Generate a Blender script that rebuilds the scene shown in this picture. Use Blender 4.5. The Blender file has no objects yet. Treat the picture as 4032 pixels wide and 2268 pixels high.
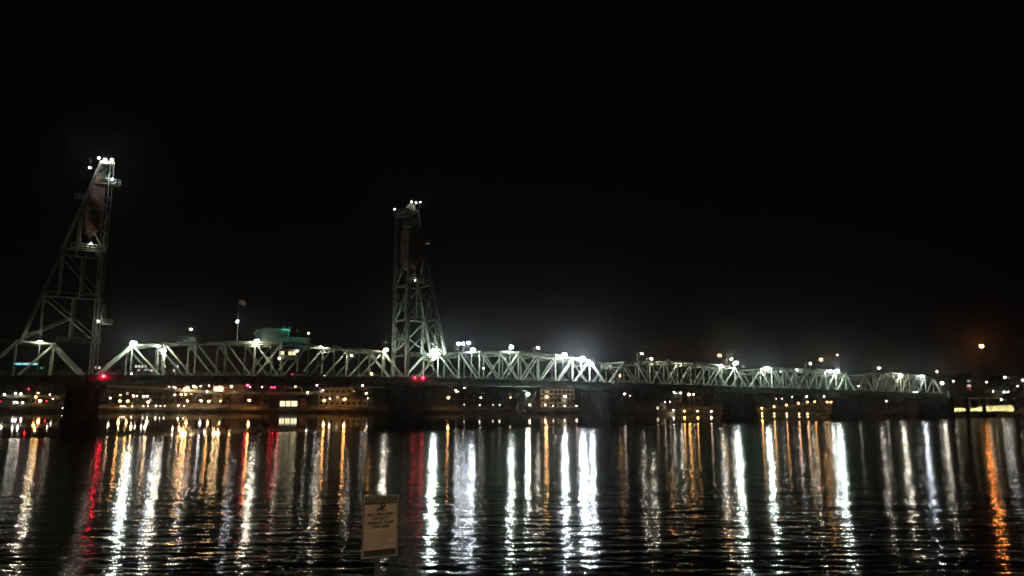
import bpy, math, random
from mathutils import Vector, Matrix
random.seed(7)
R = math.radians
sc = bpy.context.scene
COL = sc.collection

# ---------------------------------------------------------------- camera
F, PITCH, ROLL, CH = 3024.0, 0.1522, 0.0034, 4.5      # focal length in pixels of the 4032 px wide frame
cam_d = bpy.data.cameras.new("camera"); cam = bpy.data.objects.new("camera", cam_d); COL.objects.link(cam)
cam_d.sensor_width = 36; cam_d.lens = 36 * F / 4032; cam_d.clip_start = 0.1; cam_d.clip_end = 6000
cam.location = (0, 0, CH)
cam.rotation_euler = (Matrix.Rotation(R(90) + PITCH, 4, 'X') @ Matrix.Rotation(ROLL, 4, 'Z')).to_euler()
sc.camera = cam

# ---------------------------------------------------------------- night sky, exposure
w = bpy.data.worlds.new("World"); sc.world = w; w.use_nodes = True
nt = w.node_tree; bg = nt.nodes["Background"]
bg.inputs[0].default_value = (0.92, 0.95, 1.0, 1); bg.inputs[1].default_value = 0.0009
sc.view_settings.view_transform = 'Standard'; sc.view_settings.look = 'None'
sc.view_settings.exposure = 0; sc.view_settings.gamma = 1
cy = sc.cycles
cy.use_denoising = True; cy.denoising_prefilter = 'FAST'; cy.denoising_input_passes = 'RGB_ALBEDO_NORMAL'
cy.max_bounces = 5; cy.diffuse_bounces = 1; cy.glossy_bounces = 2; cy.transmission_bounces = 2; cy.volume_bounces = 0
cy.use_light_tree = True; cy.sample_clamp_indirect = 3.0; cy.sample_clamp_direct = 0
cy.caustics_reflective = False; cy.caustics_refractive = False
cy.use_adaptive_sampling = False

# ---------------------------------------------------------------- helpers
def px(x, y, Y):
    """point of the place that lies at depth Y on the sight line through photo pixel x, y"""
    cr, sr = math.cos(ROLL), math.sin(ROLL)
    X, V = x - 2016, 1134 - y
    X, V = cr*X - sr*V, sr*X + cr*V
    c, s = math.cos(PITCH), math.sin(PITCH)
    d = Vector((X, F*c - V*s, F*s + V*c))
    return Vector((0, 0, CH)) + d * (Y / d.y)

BA = Vector((-90.85, 168.25, 0)); BTH = 0.5769          # foot of the near front leg of the left tower, bridge heading
BDIR = Vector((math.cos(BTH), math.sin(BTH), 0)); BN = Vector((-BDIR.y, BDIR.x, 0))
BW = 8.9                                                # distance between the two truss planes
def onb(x, y, n=0.0):
    """bridge coordinates (s, n, h) seen through photo pixel x, y in the vertical plane n"""
    p = px(x, y, 100.0); o = Vector((0, 0, CH)); d = p - o
    A = BA + BN*n
    det = BDIR.x*(-d.y) + d.x*BDIR.y
    s = (-A.x*(-d.y) + d.x*(-A.y)) / det
    k = (BDIR.x*(-A.y) + BDIR.y*A.x) / det
    return Vector((s, n, CH + k*d.z))
def b2w(v): return BA + BDIR*v[0] + BN*v[1] + Vector((0, 0, v[2]))

def nodes_mat(name):
    m = bpy.data.materials.new(name); m.use_nodes = True
    return m, m.node_tree, m.node_tree.nodes["Principled BSDF"]
def surf(name, col, rough=0.7, var=0.25, scale=1.5, metal=0.0, bump=0.0, grime=None):
    m, t, b = nodes_mat(name)
    n = t.nodes.new("ShaderNodeTexNoise"); n.inputs["Scale"].default_value = scale; n.inputs["Detail"].default_value = 6
    tc = t.nodes.new("ShaderNodeTexCoord"); t.links.new(tc.outputs["Object"], n.inputs["Vector"])
    mx = t.nodes.new("ShaderNodeMix"); mx.data_type = 'RGBA'
    g = grime or tuple(c*(1-var*1.6) for c in col)
    mx.inputs["A"].default_value = (*g, 1); mx.inputs["B"].default_value = (*[min(1, c*(1+var*.6)) for c in col], 1)
    mr = t.nodes.new("ShaderNodeMapRange"); mr.inputs["From Min"].default_value = .35; mr.inputs["From Max"].default_value = .62
    t.links.new(n.outputs["Fac"], mr.inputs["Value"]); t.links.new(mr.outputs[0], mx.inputs["Factor"])
    t.links.new(mx.outputs["Result"], b.inputs["Base Color"])
    b.inputs["Roughness"].default_value = rough; b.inputs["Metallic"].default_value = metal
    if bump:
        bp = t.nodes.new("ShaderNodeBump"); bp.inputs["Strength"].default_value = bump; bp.inputs["Distance"].default_value = .1
        t.links.new(n.outputs["Fac"], bp.inputs["Height"]); t.links.new(bp.outputs[0], b.inputs["Normal"])
    return m
_em = {}
def emit(col, L):
    k = (col, round(L, 3))
    if k not in _em:
        m, t, b = nodes_mat("light_%d" % len(_em))
        b.inputs["Base Color"].default_value = (.02, .02, .02, 1)
        b.inputs["Emission Color"].default_value = (*col, 1); b.inputs["Emission Strength"].default_value = L
        _em[k] = m
    return _em[k]

STEEL = surf("painted_bridge_steel", (.38, .45, .355), .55, .25, .9, grime=(.24, .28, .20))
CHORD = surf("shaded_chord_steel", (.17, .21, .16), .65, .35, .6, grime=(.08, .09, .065))  # unlit look of the chords put into their darker colour, mottled with grime
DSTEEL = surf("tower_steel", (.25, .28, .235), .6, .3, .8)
DECK = surf("deck_concrete", (.24, .24, .22), .8)
ASPH = surf("asphalt", (.05, .05, .05), .9)
CONC = surf("pier_concrete", (.09, .087, .08), .85, .35, .5, bump=.3)
REDP = surf("counterweight_red", (.40, .22, .165), .7, .25, .7)
CREAM = surf("pale_plaster", (.42, .38, .32), .8, .2, .4)
BRICK = surf("brick_wall", (.20, .09, .06), .85, .3, 1.2)
DARK = surf("dark_cladding", (.12, .115, .11), .7, .3, .6)
ROOF = surf("roof_felt", (.05, .05, .055), .9)
GRASS = surf("bank_grass", (.13, .12, .075), .95, .4, .25, bump=.6)
ROCK = surf("bank_rock", (.10, .095, .085), .95, .4, .5, bump=.8)
LEAF = surf("foliage", (.045, .07, .028), .8, .4, .8)
BARK = surf("bark", (.08, .06, .045), .95, .3, 3)
POLE = surf("galvanised_pole", (.28, .28, .27), .5, .2, 2, .3)
GLASS = surf("dark_glass", (.02, .025, .03), .12, .1, 1)
SIGNB = surf("sign_tan_face", (.37, .27, .19), .8, .12, 6)
SIGNK = surf("sign_dark_print", (.03, .03, .024), .9, .2, 9)
SIGNH = surf("sign_header_letters", (.16, .13, .09), .8, .2, 9)
ALU = surf("sign_frame_metal", (.13, .12, .10), .4, .2, 8, .4)

class MB:
    def __init__(s): s.v = []; s.f = []
    def add(s, vs, fs):
        o = len(s.v); s.v += [tuple(v) for v in vs]; s.f += [tuple(i+o for i in f) for f in fs]; return s
    def box(s, a, b):
        x0, y0, z0 = a; x1, y1, z1 = b
        return s.add([(x0,y0,z0),(x1,y0,z0),(x1,y1,z0),(x0,y1,z0),(x0,y0,z1),(x1,y0,z1),(x1,y1,z1),(x0,y1,z1)],
                     [(0,3,2,1),(4,5,6,7),(0,1,5,4),(1,2,6,5),(2,3,7,6),(3,0,4,7)])
    def beam(s, p, q, a, b=None, up=(0, 0, 1), shrink=0.0):
        p, q = Vector(p), Vector(q); b = b or a; d = (q-p).normalized(); up = Vector(up)
        if shrink: p = p + d*shrink; q = q - d*shrink
        if abs(d.dot(up)) > .98: up = Vector((1, 0, 0))
        x = d.cross(up).normalized()*a/2; y = x.normalized().cross(d)*b/2
        vs = [p-x-y, p+x-y, p+x+y, p-x+y, q-x-y, q+x-y, q+x+y, q-x+y]
        return s.add(vs, [(0,3,2,1),(4,5,6,7),(0,1,5,4),(1,2,6,5),(2,3,7,6),(3,0,4,7)])
    def tube(s, p, q, r0, r1=None, n=8):
        p, q = Vector(p), Vector(q); r1 = r0 if r1 is None else r1
        d = (q-p).normalized(); u = Vector((0,0,1)) if abs(d.z) < .9 else Vector((1,0,0))
        x = d.cross(u).normalized(); y = x.cross(d)
        vs = [p+(x*math.cos(t)+y*math.sin(t))*r0 for t in [2*math.pi*i/n for i in range(n)]]
        vs += [q+(x*math.cos(t)+y*math.sin(t))*r1 for t in [2*math.pi*i/n for i in range(n)]]
        return s.add(vs, [(i, (i+1) % n, n+(i+1) % n, n+i) for i in range(n)] + [tuple(range(n))[::-1], tuple(range(n, 2*n))])
    def ball(s, c, r, sx=1, sy=1, sz=1):
        c = Vector(c); t = (1+5**.5)/2
        vs = [Vector(v).normalized() for v in [(-1,t,0),(1,t,0),(-1,-t,0),(1,-t,0),(0,-1,t),(0,1,t),(0,-1,-t),(0,1,-t),(t,0,-1),(t,0,1),(-t,0,-1),(-t,0,1)]]
        fs = [(0,11,5),(0,5,1),(0,1,7),(0,7,10),(0,10,11),(1,5,9),(5,11,4),(11,10,2),(10,7,6),(7,1,8),(3,9,4),(3,4,2),(3,2,6),(3,6,8),(3,8,9),(4,9,5),(2,4,11),(6,2,10),(8,6,7),(9,8,1)]
        return s.add([c+Vector((v.x*r*sx, v.y*r*sy, v.z*r*sz)) for v in vs], fs)
    def prism(s, pts, a, b, axis='y'):
        """outline pts (x, z) extruded along y from a to b"""
        n = len(pts)
        f = (lambda u, v, k: (u, k, v)) if axis == 'y' else (lambda u, v, k: (k, u, v))
        vs = [f(u, v, a) for u, v in pts] + [f(u, v, b) for u, v in pts]
        return s.add(vs, [(i, (i+1) % n, n+(i+1) % n, n+i) for i in range(n)] + [tuple(range(n))[::-1], tuple(range(n, 2*n))])
    def build(s, name, mat, parent=None, loc=None):
        me = bpy.data.meshes.new(name); me.from_pydata(s.v, [], s.f); me.update()
        me.materials.append(mat); o = bpy.data.objects.new(name, me); COL.objects.link(o)
        if parent is not None: o.parent = parent
        if loc is not None: o.location = loc
        return o
def tag(o, label=None, cat=None, group=None, kind=None):
    if label: o['label'] = label
    if cat: o['category'] = cat
    if group: o['group'] = group
    if kind: o['kind'] = kind
    return o
def empty(name, loc, rz=0.0, **k):
    o = bpy.data.objects.new(name, None); COL.objects.link(o); o.location = loc; o.rotation_euler = (0, 0, rz)
    o.empty_display_size = .5
    return tag(o, **k)
def lerp(t, pts):
    if t <= pts[0][0]: return pts[0][1]
    for (a, u), (b, v) in zip(pts, pts[1:]):
        if t <= b: return u + (v-u)*(t-a)/(b-a)
    return pts[-1][1]
ORD = "first second third fourth fifth sixth seventh eighth ninth tenth eleventh twelfth thirteenth fourteenth fifteenth sixteenth seventeenth eighteenth nineteenth twentieth".split()

# ---------------------------------------------------------------- water
def make_water():
    m = MB(); xs = [-3000, -600, 0, 600, 3000]; ys = [-60, 0, 200, 700, 3500]
    for i in range(4):
        for j in range(4):
            k = len(m.v); m.v += [(xs[i], ys[j], 0), (xs[i+1], ys[j], 0), (xs[i+1], ys[j+1], 0), (xs[i], ys[j+1], 0)]; m.f.append((k, k+1, k+2, k+3))
    mat, t, b = nodes_mat("river_water")
    b.inputs["Base Color"].default_value = (.004, .005, .005, 1); b.inputs["IOR"].default_value = 1.33
    N = t.nodes.new; L = t.links.new
    geo = N("ShaderNodeNewGeometry")
    def wave(sx, sy, rot, detail, dist):
        mp = N("ShaderNodeMapping"); mp.inputs["Scale"].default_value = (sx, sy, 1); mp.inputs["Rotation"].default_value = (0, 0, rot)
        n = N("ShaderNodeTexNoise"); n.inputs["Scale"].default_value = 1; n.inputs["Detail"].default_value = detail; n.inputs["Roughness"].default_value = .4
        L(geo.outputs["Position"], mp.inputs["Vector"]); L(mp.outputs[0], n.inputs["Vector"])
        mm = N("ShaderNodeMath"); mm.operation = 'MULTIPLY'; mm.inputs[1].default_value = dist; L(n.outputs["Fac"], mm.inputs[0]); return mm
    # wind ripples: small, medium, long (metres of height each)
    parts = [wave(2.0, 5.0, .22, 2, .021), wave(.62, 1.8, -.18, 2, .076), wave(.16, .5, .2, 1, .08)]
    a = parts[0]
    for q in parts[1:]:
        s = N("ShaderNodeMath"); s.operation = 'ADD'; L(a.outputs[0], s.inputs[0]); L(q.outputs[0], s.inputs[1]); a = s
    # sheltered water beyond the bridge is calmer
    dot = N("ShaderNodeVectorMath"); dot.operation = 'DOT_PRODUCT'; L(geo.outputs["Position"], dot.inputs[0]); dot.inputs[1].default_value = (-.66, .75, 0)
    nz = N("ShaderNodeTexNoise"); nz.inputs["Scale"].default_value = .035; L(geo.outputs["Position"], nz.inputs["Vector"])
    ad = N("ShaderNodeMath"); ad.operation = 'MULTIPLY_ADD'; L(nz.outputs["Fac"], ad.inputs[0]); ad.inputs[1].default_value = 26; L(dot.outputs["Value"], ad.inputs[2])
    mr = N("ShaderNodeMapRange"); mr.inputs["From Min"].default_value = 124; mr.inputs["From Max"].default_value = 134
    mr.inputs["To Min"].default_value = 1.0; mr.inputs["To Max"].default_value = .012; L(ad.outputs[0], mr.inputs["Value"])
    # gusts: patches of stronger and weaker ripple
    gz = N("ShaderNodeTexNoise"); gz.inputs["Scale"].default_value = .05; gz.inputs["Detail"].default_value = 3; L(geo.outputs["Position"], gz.inputs["Vector"])
    gr = N("ShaderNodeMapRange"); gr.inputs["From Min"].default_value = .35; gr.inputs["From Max"].default_value = .65; gr.inputs["To Min"].default_value = .75; gr.inputs["To Max"].default_value = 1.15
    L(gz.outputs["Fac"], gr.inputs["Value"])
    st = N("ShaderNodeMath"); st.operation = 'MULTIPLY'; L(mr.outputs[0], st.inputs[0]); L(gr.outputs[0], st.inputs[1])
    h = N("ShaderNodeMath"); h.operation = 'MULTIPLY'; L(a.outputs[0], h.inputs[0]); L(st.outputs[0], h.inputs[1])
    bp = N("ShaderNodeBump"); bp.inputs["Strength"].default_value = 1; bp.inputs["Distance"].default_value = WAVE; L(h.outputs[0], bp.inputs["Height"])
    L(bp.outputs[0], b.inputs["Normal"])
    rr = N("ShaderNodeMapRange"); rr.inputs["From Min"].default_value = .012; rr.inputs["From Max"].default_value = 1
    rr.inputs["To Min"].default_value = .03; rr.inputs["To Max"].default_value = .08; L(mr.outputs[0], rr.inputs["Value"]); L(rr.outputs[0], b.inputs["Roughness"])
    o = m.build("river_water", mat); tag(o, kind='structure')
WAVE = 0.62
make_water()

# ---------------------------------------------------------------- far bank: waterline found along the photo's far shore
SHORE = []
for x, y in [(-2600, 1612), (-700, 1618), (0, 1621), (500, 1622), (1000, 1624), (1700, 1627), (2300, 1627), (2700, 1631), (3100, 1634), (3500, 1638), (4032, 1643), (4700, 1651), (6000, 1668)]:
    p = px(x, y, 100); d = p - Vector((0, 0, CH)); k = -CH/d.z; SHORE.append(Vector((d.x*k, d.y*k)))
def shoreY(X):
    """distance of the far shore along the sight line of slope X/Y"""
    return lerp(X, [(p.x/p.y, p.y) for p in SHORE])
def bankY(x, off): return shoreY((x-2016)/F) + off
PROF = [(-6, -2.0), (0, 0.0), (2.5, 1.3), (7, 2.4), (22, 3.2), (60, 5), (140, 8), (300, 16), (700, 40), (1500, 75)]
def ground(off): return lerp(off, PROF)
m = MB(); fine = []
for a, b in zip(SHORE, SHORE[1:]):
    fine += [a.lerp(b, i/12) for i in range(12)]
fine.append(SHORE[-1])
for p in fine:
    r = p.length; u = p/r
    for off, h in PROF:
        j = random.uniform(-1, 1)
        q = u*(r+off + (j*.8 if 0 <= off < 30 else 0)); m.v.append((q.x, q.y, h*(1+.12*random.uniform(-1, 1)) if off > 0 else h))
nP = len(PROF)
for i in range(len(fine)-1):
    for j in range(nP-1):
        m.f.append((i*nP+j, (i+1)*nP+j, (i+1)*nP+j+1, i*nP+j+1))
tag(m.build("river_bank", GRASS), kind='structure')
# near bank where the photographer stands
m = MB(); NP = [(-60, 3.4), (-4, 3.0), (3, 2.7), (7, 1.9), (11, .9), (14.5, -.3), (18, -2)]
for i in range(41):
    X = -80+4*i
    for Y, h in NP: m.v.append((X, Y+random.uniform(-.3, .3), h+(random.uniform(-.12, .12) if -2 < Y < 14 else 0)))
for i in range(40):
    for j in range(len(NP)-1): m.f.append((i*7+j, (i+1)*7+j, (i+1)*7+j+1, i*7+j+1))
tag(m.build("near_bank", ROCK), kind='structure')

# ================================================================ THE BRIDGE
bridge = empty("lift_bridge", BA, BTH, label="long pale green steel truss bridge with two tall lift towers across the river", cat="bridge")
DP = [(-80, 8.0), (-17, 10.3), (0, 10.8), (34, 11.55), (74.4, 12.05), (111, 12.25), (144, 12.0), (204, 11.6), (290, 11.0), (343, 10.6), (440, 9.6)]
dh = lambda s: lerp(s, DP) - .25
LIFT = 74.4
def truss_span(s0, s1, npan, label, end_h=6.9, mid_h=8.5):
    """one through-truss span: chords are the span's own mesh; web members, braces, deck and rails are its pieces"""
    L = s1-s0; pl = L/npan
    dk = lambda s: dh(s0) + (dh(s1)-dh(s0))*(s-s0)/L
    S = [s0+pl*i for i in range(npan+1)]
    top = [dk(s)+end_h+(mid_h-end_h)*math.sin(math.pi*(i-1)/(npan-2)) for i, s in enumerate(S)]
    ch = MB()
    for n in (0, BW):
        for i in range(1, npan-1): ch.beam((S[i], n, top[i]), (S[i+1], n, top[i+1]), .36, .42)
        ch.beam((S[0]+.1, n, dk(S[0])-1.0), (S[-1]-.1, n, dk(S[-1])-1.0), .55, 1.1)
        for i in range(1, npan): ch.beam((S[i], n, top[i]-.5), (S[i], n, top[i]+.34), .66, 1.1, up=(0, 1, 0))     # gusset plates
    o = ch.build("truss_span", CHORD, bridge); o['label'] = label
    for n in (0, BW):
        for a, b in ((0, 1), (npan, npan-1)):
            MB().beam((S[a], n, dk(S[a])-.4), (S[b], n, top[b]), .5, .6).build("end_post", STEEL, o)
        for i in range(1, npan):
            mm = MB(); q = .13
            if i % 2: mm.beam((S[i], n, dk(S[i])-.4), (S[i], n, top[i]-.2), .3, .3)
            else:     # laced pair of channels
                for e in (-q, q): mm.beam((S[i]+e, n, dk(S[i])-.4), (S[i]+e, n, top[i]-.2), .34, .13, up=(1, 0, 0))
                for k in range(7):
                    z0 = dk(S[i]); z1 = top[i]-.4; dz = (z1-z0)/7
                    mm.beam((S[i]+(-q if k % 2 else q), n, z0+dz*k), (S[i]+(q if k % 2 else -q), n, z0+dz*(k+1)), .06, .06)
            mm.build("vertical_post", STEEL, o)
        half = npan/2
        for i in range(1, npan-1):
            if i+.5 < half-.6: a, b = (S[i], top[i]), (S[i+1], dk(S[i+1])-.4)
            elif i+.5 > half+.6: a, b = (S[i+1], top[i+1]), (S[i], dk(S[i])-.4)
            else:
                MB().beam((S[i], n+.1, top[i]), (S[i+1], n+.1, dk(S[i+1])-.4), .3, .34).build("diagonal", STEEL, o)
                a, b = (S[i+1], top[i+1]), (S[i], dk(S[i])-.4)
                g = MB(); cx = (S[i]+S[i+1])/2; cz = (top[i]+dk(cx))/2; g.prism([(cx-.55, cz), (cx, cz-.9), (cx+.55, cz), (cx, cz+.9)], n-.21, n+.31); g.build("gusset_plate", STEEL, o)
            MB().beam((a[0], n, a[1]), (b[0], n, b[1]), .34, .36).build("diagonal", STEEL, o)
    for i in range(1, npan):
        mm = MB(); z = top[i]; d = 1.5 if i in (1, npan-1) else 1.15
        mm.beam((S[i], .26, z+.05), (S[i], BW-.26, z+.05), .3, .3); mm.beam((S[i], .2, z-d), (S[i], BW-.2, z-d), .22, .22)
        for k in range(6):
            y0 = .3+(BW-.6)*k/6; y1 = .3+(BW-.6)*(k+1)/6
            mm.beam((S[i], y0, z-d if k % 2 else z), (S[i], y1, z if k % 2 else z-d), .1, .12)
        mm.build("cross_brace", STEEL, o)
    for i in range(1, npan-1):
        mm = MB(); mm.beam((S[i], .3, top[i]+.02), (S[i+1], BW-.3, top[i+1]+.02), .14, .14); mm.beam((S[i], BW-.3, top[i]-.14), (S[i+1], .3, top[i+1]-.14), .14, .14)
        mm.build("lateral_brace", STEEL, o)
    dm = MB()
    def slab(n0, n1, z0, z1): dm.add([(s0+.05, n0, dk(s0)+z0), (s1-.05, n0, dk(s1)+z0), (s1-.05, n1, dk(s1)+z0), (s0+.05, n1, dk(s0)+z0), (s0+.05, n0, dk(s0)+z1), (s1-.05, n0, dk(s1)+z1), (s1-.05, n1, dk(s1)+z1), (s0+.05, n1, dk(s0)+z1)],
                                     [(0,3,2,1),(4,5,6,7),(0,1,5,4),(1,2,6,5),(2,3,7,6),(3,0,4,7)])
    slab(-2.7, -.45, .0, .22); slab(BW+.45, BW+2.7, .0, .22); slab(.45, BW-.45, -.25, .05)
    dm.build("deck", DECK, o)
    fl = MB()
    for s in S[1:-1]:
        fl.beam((s, -2.5, dk(s)-.62), (s, BW+2.5, dk(s)-.62), .3, 1.0)
        fl.box((s-.13, -2.45, dk(s)-.1), (s+.13, -2.35, dk(s)+.0))
    for n in (2.2, 4.45, 6.7): fl.beam((s0+.2, n, dk(s0)-.62), (s1-.2, n, dk(s1)-.62), .3, .7)
    fl.beam((s0+.1, -2.55, dk(s0)-.55), (s1-.1, -2.55, dk(s1)-.55), .12, 1.05)
    fl.build("floor_beams", DSTEEL, o)
    for n in (-2.62, BW+2.62):
        rl = MB()
        for z in (.42, .8, 1.25): rl.beam((s0+.1, n, dk(s0)+.22+z-.1), (s1-.1, n, dk(s1)+.22+z-.1), .05, .06)
        k = int(L/2.2)
        for j in range(k+1):
            s = s0+.15+(L-.3)*j/k; rl.box((s-.04, n-.04, dk(s)+.2), (s+.04, n+.04, dk(s)+1.45))
        rl.build("railing", STEEL, o)
    return o, top, S
def stub(s):
    return dh(s)
SPANS = [(-68.6, -1.4, 10, "truss span at the left edge leading up to the left tower"),
         (.3, LIFT-.3, 11, "lift span hung between the two towers, machinery on top"),
         (77.2, 144.4, 10, "fixed truss span right of the right tower"),
         (145.2, 211.4, 10, "second fixed truss span right of the right tower"),
         (212.2, 278, 10, "third fixed truss span right of the right tower"),
         (278.8, 344, 10, "farthest truss span, next to the far bank")]
span_obj = [truss_span(*a) for a in SPANS]
def seg(s0, s1):      # short deck pieces over the tower piers
    m = MB(); m.box((s0, -2.7, dh(s0)-1.2), (s1, BW+2.7, dh((s0+s1)/2)+.2)); m.build("deck_joint", DECK, bridge)
seg(-1.35, .25); seg(LIFT-.25, 77.15)

# piers
for s, l in [(-1.8, 3.3), (LIFT+1.8, 3.3), (144.8, 2.4), (211.8, 2.4), (278.4, 2.4), (345, 2.2)]:
    m = MB(); t = dh(s)-1.9; nose = []
    for a, b in ((-3.0, -3), (t*.2, t*.2)): pass
    o = [(s-l, 0.2), (s-l*.6, -2.6), (s+l*.6, -2.6), (s+l, .2), (s+l, BW-.2), (s+l*.6, BW+2.6), (s-l*.6, BW+2.6), (s-l, BW-.2)]
    zs = [(-3, 1.06), (1.2, 1.06), (1.5, .97), (t-.9, .9), (t-.6, 1.0), (t, 1.0)]
    for z, k in zs: m.v += [(s+(x-s)*k, BW/2+(y-BW/2)*k, z) for x, y in o]
    for i in range(len(zs)-1):
        for j in range(8): m.f.append((i*8+j, i*8+(j+1) % 8, (i+1)*8+(j+1) % 8, (i+1)*8+j))
    m.f.append(tuple(range((len(zs)-1)*8, len(zs)*8))); m.build("pier", CONC, bridge)

# lift towers
LV = [18.6, 28.4, 38.0, 47.7, 53.8]
TOP = 59.0
def sl(h): return 2.3 + (58.5-h)*.288         # how far the raking leg stands behind the front leg
def tower(sx, q, label):
    """sx: position of the front legs; q: -1 back towards the left, +1 towards the right"""
    P = lambda d, n, h: (sx+q*d, n, h)
    sl = lambda h: 2.3 + (58.5-h)*(.288 if q < 0 else .24)
    b = MB()
    base = 8.2
    for n in (0, BW):
        # front legs: two built-up channels with lacing
        for e in (-.3, .42): b.beam(P(e, n, base), P(e, n, TOP), .75, .2, up=(q, 0, 0))
        for k in range(26):
            z = base+1.2+k*1.92; b.beam(P(-.3 if k % 2 else .42, n-.3, z), P(.42 if k % 2 else -.3, n-.3, z+1.92), .05, .14)
            b.beam(P(-.3 if k % 2 else .42, n+.3, z), P(.42 if k % 2 else -.3, n+.3, z+1.92), .05, .14)
        b.beam(P(sl(dh(sx)+7.0), n, dh(sx)+7.0), P(sl(58.5), n, 58.5), .62, .62)
        b.beam(P(.5, n, TOP-.3), P(sl(58.5)+.3, n, TOP-.5), .5, .7)
    b.beam(P(.1, 0, TOP-.1), P(.1, BW, TOP-.1), .6, .8); b.beam(P(2.4, 0, TOP-.4), P(2.4, BW, TOP-.4), .5, .6)
    o = b.build("lift_tower", DSTEEL, bridge); o['label'] = label
    for n in (0, BW):
        for i, h in enumerate(LV):
            if i: MB().beam(P(.4, n, h), P(sl(h), n, h), .3, .34).build("strut", DSTEEL, o)
            nxt = (LV[i-1] if i else dh(sx)+1)
            if i: MB().beam(P(sl(h), n, h-.1), P(.5, n, nxt+.6), .26, .3).build("diagonal", DSTEEL, o)
            if 1 <= i <= 3:
                MB().beam(P(sl(h)-.35, n, h-.3), P(sl(h)-.35, n, nxt+.2), .3, .34).build("post", DSTEEL, o)
                if i < 3: MB().beam(P(sl(h)*.45, n, h-.2), P(sl(h)*.45, n, nxt+.2), .26, .3).build("post", DSTEEL, o)
                if i == 1: MB().beam(P(sl(nxt)-.3, n, nxt+.2), P(sl(h)*.45, n, (h+nxt)/2), .2, .24).build("diagonal", DSTEEL, o)
        MB().beam(P(sl(57.5), n, 57.8), P(.5, n, 54.2), .24, .28).build("diagonal", DSTEEL, o)
    # bracing between the two front legs and between the two raking legs
    z = 18.0
    while z < 42:
        for a, c in ((z, z+9.8),):
            x = MB(); x.beam(P(0, .3, a), P(0, BW-.3, c), .2, .22); x.beam(P(.14, BW-.3, a), P(.14, .3, c), .2, .22); x.build("cross_brace", DSTEEL, o)
        for zz in (z, z+4.9): MB().beam(P(.05, .35, zz), P(.05, BW-.35, zz), .26, .3).build("strut", DSTEEL, o)
        z += 9.8
    for i in range(len(LV)-1):
        x = MB(); a, c = LV[i], LV[i+1]
        x.beam(P(sl(a), .3, a), P(sl(c), BW-.3, c), .16, .18); x.beam(P(sl(a), BW-.3, a), P(sl(c), .3, c), .16, .18)
        x.build("cross_brace", DSTEEL, o)
        MB().beam(P(sl(c), .3, c), P(sl(c), BW-.3, c), .24, .3).build("strut", DSTEEL, o)
    # counterweight
    c = MB()
    c.prism([(sx+q*u, v) for u, v in [(1.0, 54.2), (1.0, 44.6), (1.6, 43.2), (2.6, 42.6), (3.9, 43.2), (4.6, 44.8), (4.4, 49.6), (3.3, 53.2), (3.0, 54.2)]], .9, BW-.9)
    c.prism([(sx+q*u, v) for u, v in [(1.2, 55.6), (1.2, 54.2), (2.9, 54.2), (2.9, 55.6), (2.3, 56.4), (1.7, 56.4)]], 1.6, BW-1.6)
    cw = c.build("counterweight", REDP, o)
    c = MB()
    for n0 in (1.4, BW-3.2): c.box((min(sx+q*1.9, sx+q*4.0), n0+.0, 45.3), (max(sx+q*1.9, sx+q*4.0), n0+1.8, 48.2))
    c = MB(); c.box((min(sx+q*1.5, sx+q*3.6), .84, 44.9), (max(sx+q*1.5, sx+q*3.6), .9, 48.0)); c.build("opening_shade_panel", DARK, cw)  # flat dark plate stands in for the shade inside the counterweight's opening
    c = MB()
    for k in range(8):
        y = 1.6+k*.8
        c.tube(P(1.5, y, 56.3), P(1.3, y, TOP+.4), .05)
    c.build("cable", DARK, o)
    # sheaves on top
    for n in (1.6, BW-1.6):
        s = MB()
        pts = [(sx+q*.9+1.25*math.cos(2*math.pi*k/20), TOP+.5+1.25*math.sin(2*math.pi*k/20)) for k in range(20)]
        s.prism(pts, n-.35, n+.35); s.build("sheave", DSTEEL, o)
    # platforms with handrails
    def platform(d0, d1, h, n0, n1):
        p = MB(); a0, a1 = sorted((sx+q*d0, sx+q*d1))
        p.box((a0, n0, h), (a1, n1, h+.12))
        for nn in (n0, n1):
            for zz in (.55, 1.1): p.beam((a0, nn, h+zz), (a1, nn, h+zz), .07, .08)
            k = max(2, int((a1-a0)/1.6))
            for j in range(k+1): p.box((a0+(a1-a0)*j/k-.04, nn-.04, h+.1), (a0+(a1-a0)*j/k+.04, nn+.04, h+1.15))
        for aa in (a0, a1):
            for zz in (.55, 1.1): p.beam((aa, n0, h+zz), (aa, n1, h+zz), .07, .08)
        return p.build("platform", STEEL, o)
    platform(-.2, sl(38)-1.4, 38.3, -.95, -.45); platform(-1.9, .1, 53.6, -.9, 1.2); platform(3.0, .6, 54.6, -.8, -.35)
    platform(sl(50)+.4, sl(50)+2.0, 49.6, -.4, 1.4); platform(-2.6, -.45, 22.0, -.9, .9)
    platform(-.5, 7.8, 17.6, -1.1, -.5)
    ld = MB()
    for e in (-.25, .25): ld.beam(P(-.75+e, -.5, 22.2), P(-.75+e, -.5, 26.4), .07, .09)
    for k in range(12): ld.beam(P(-1.0, -.5, 22.5+k*.34), P(-.5, -.5, 22.5+k*.34), .05, .05)
    ld.build("ladder", STEEL, o)
    return o
towerL = tower(0, -1, "left lift tower, nearer and taller in view, red counterweight near its top")
towerR = tower(LIFT, 1, "right lift tower at the middle of the bridge, counterweight mostly shaded")

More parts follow.
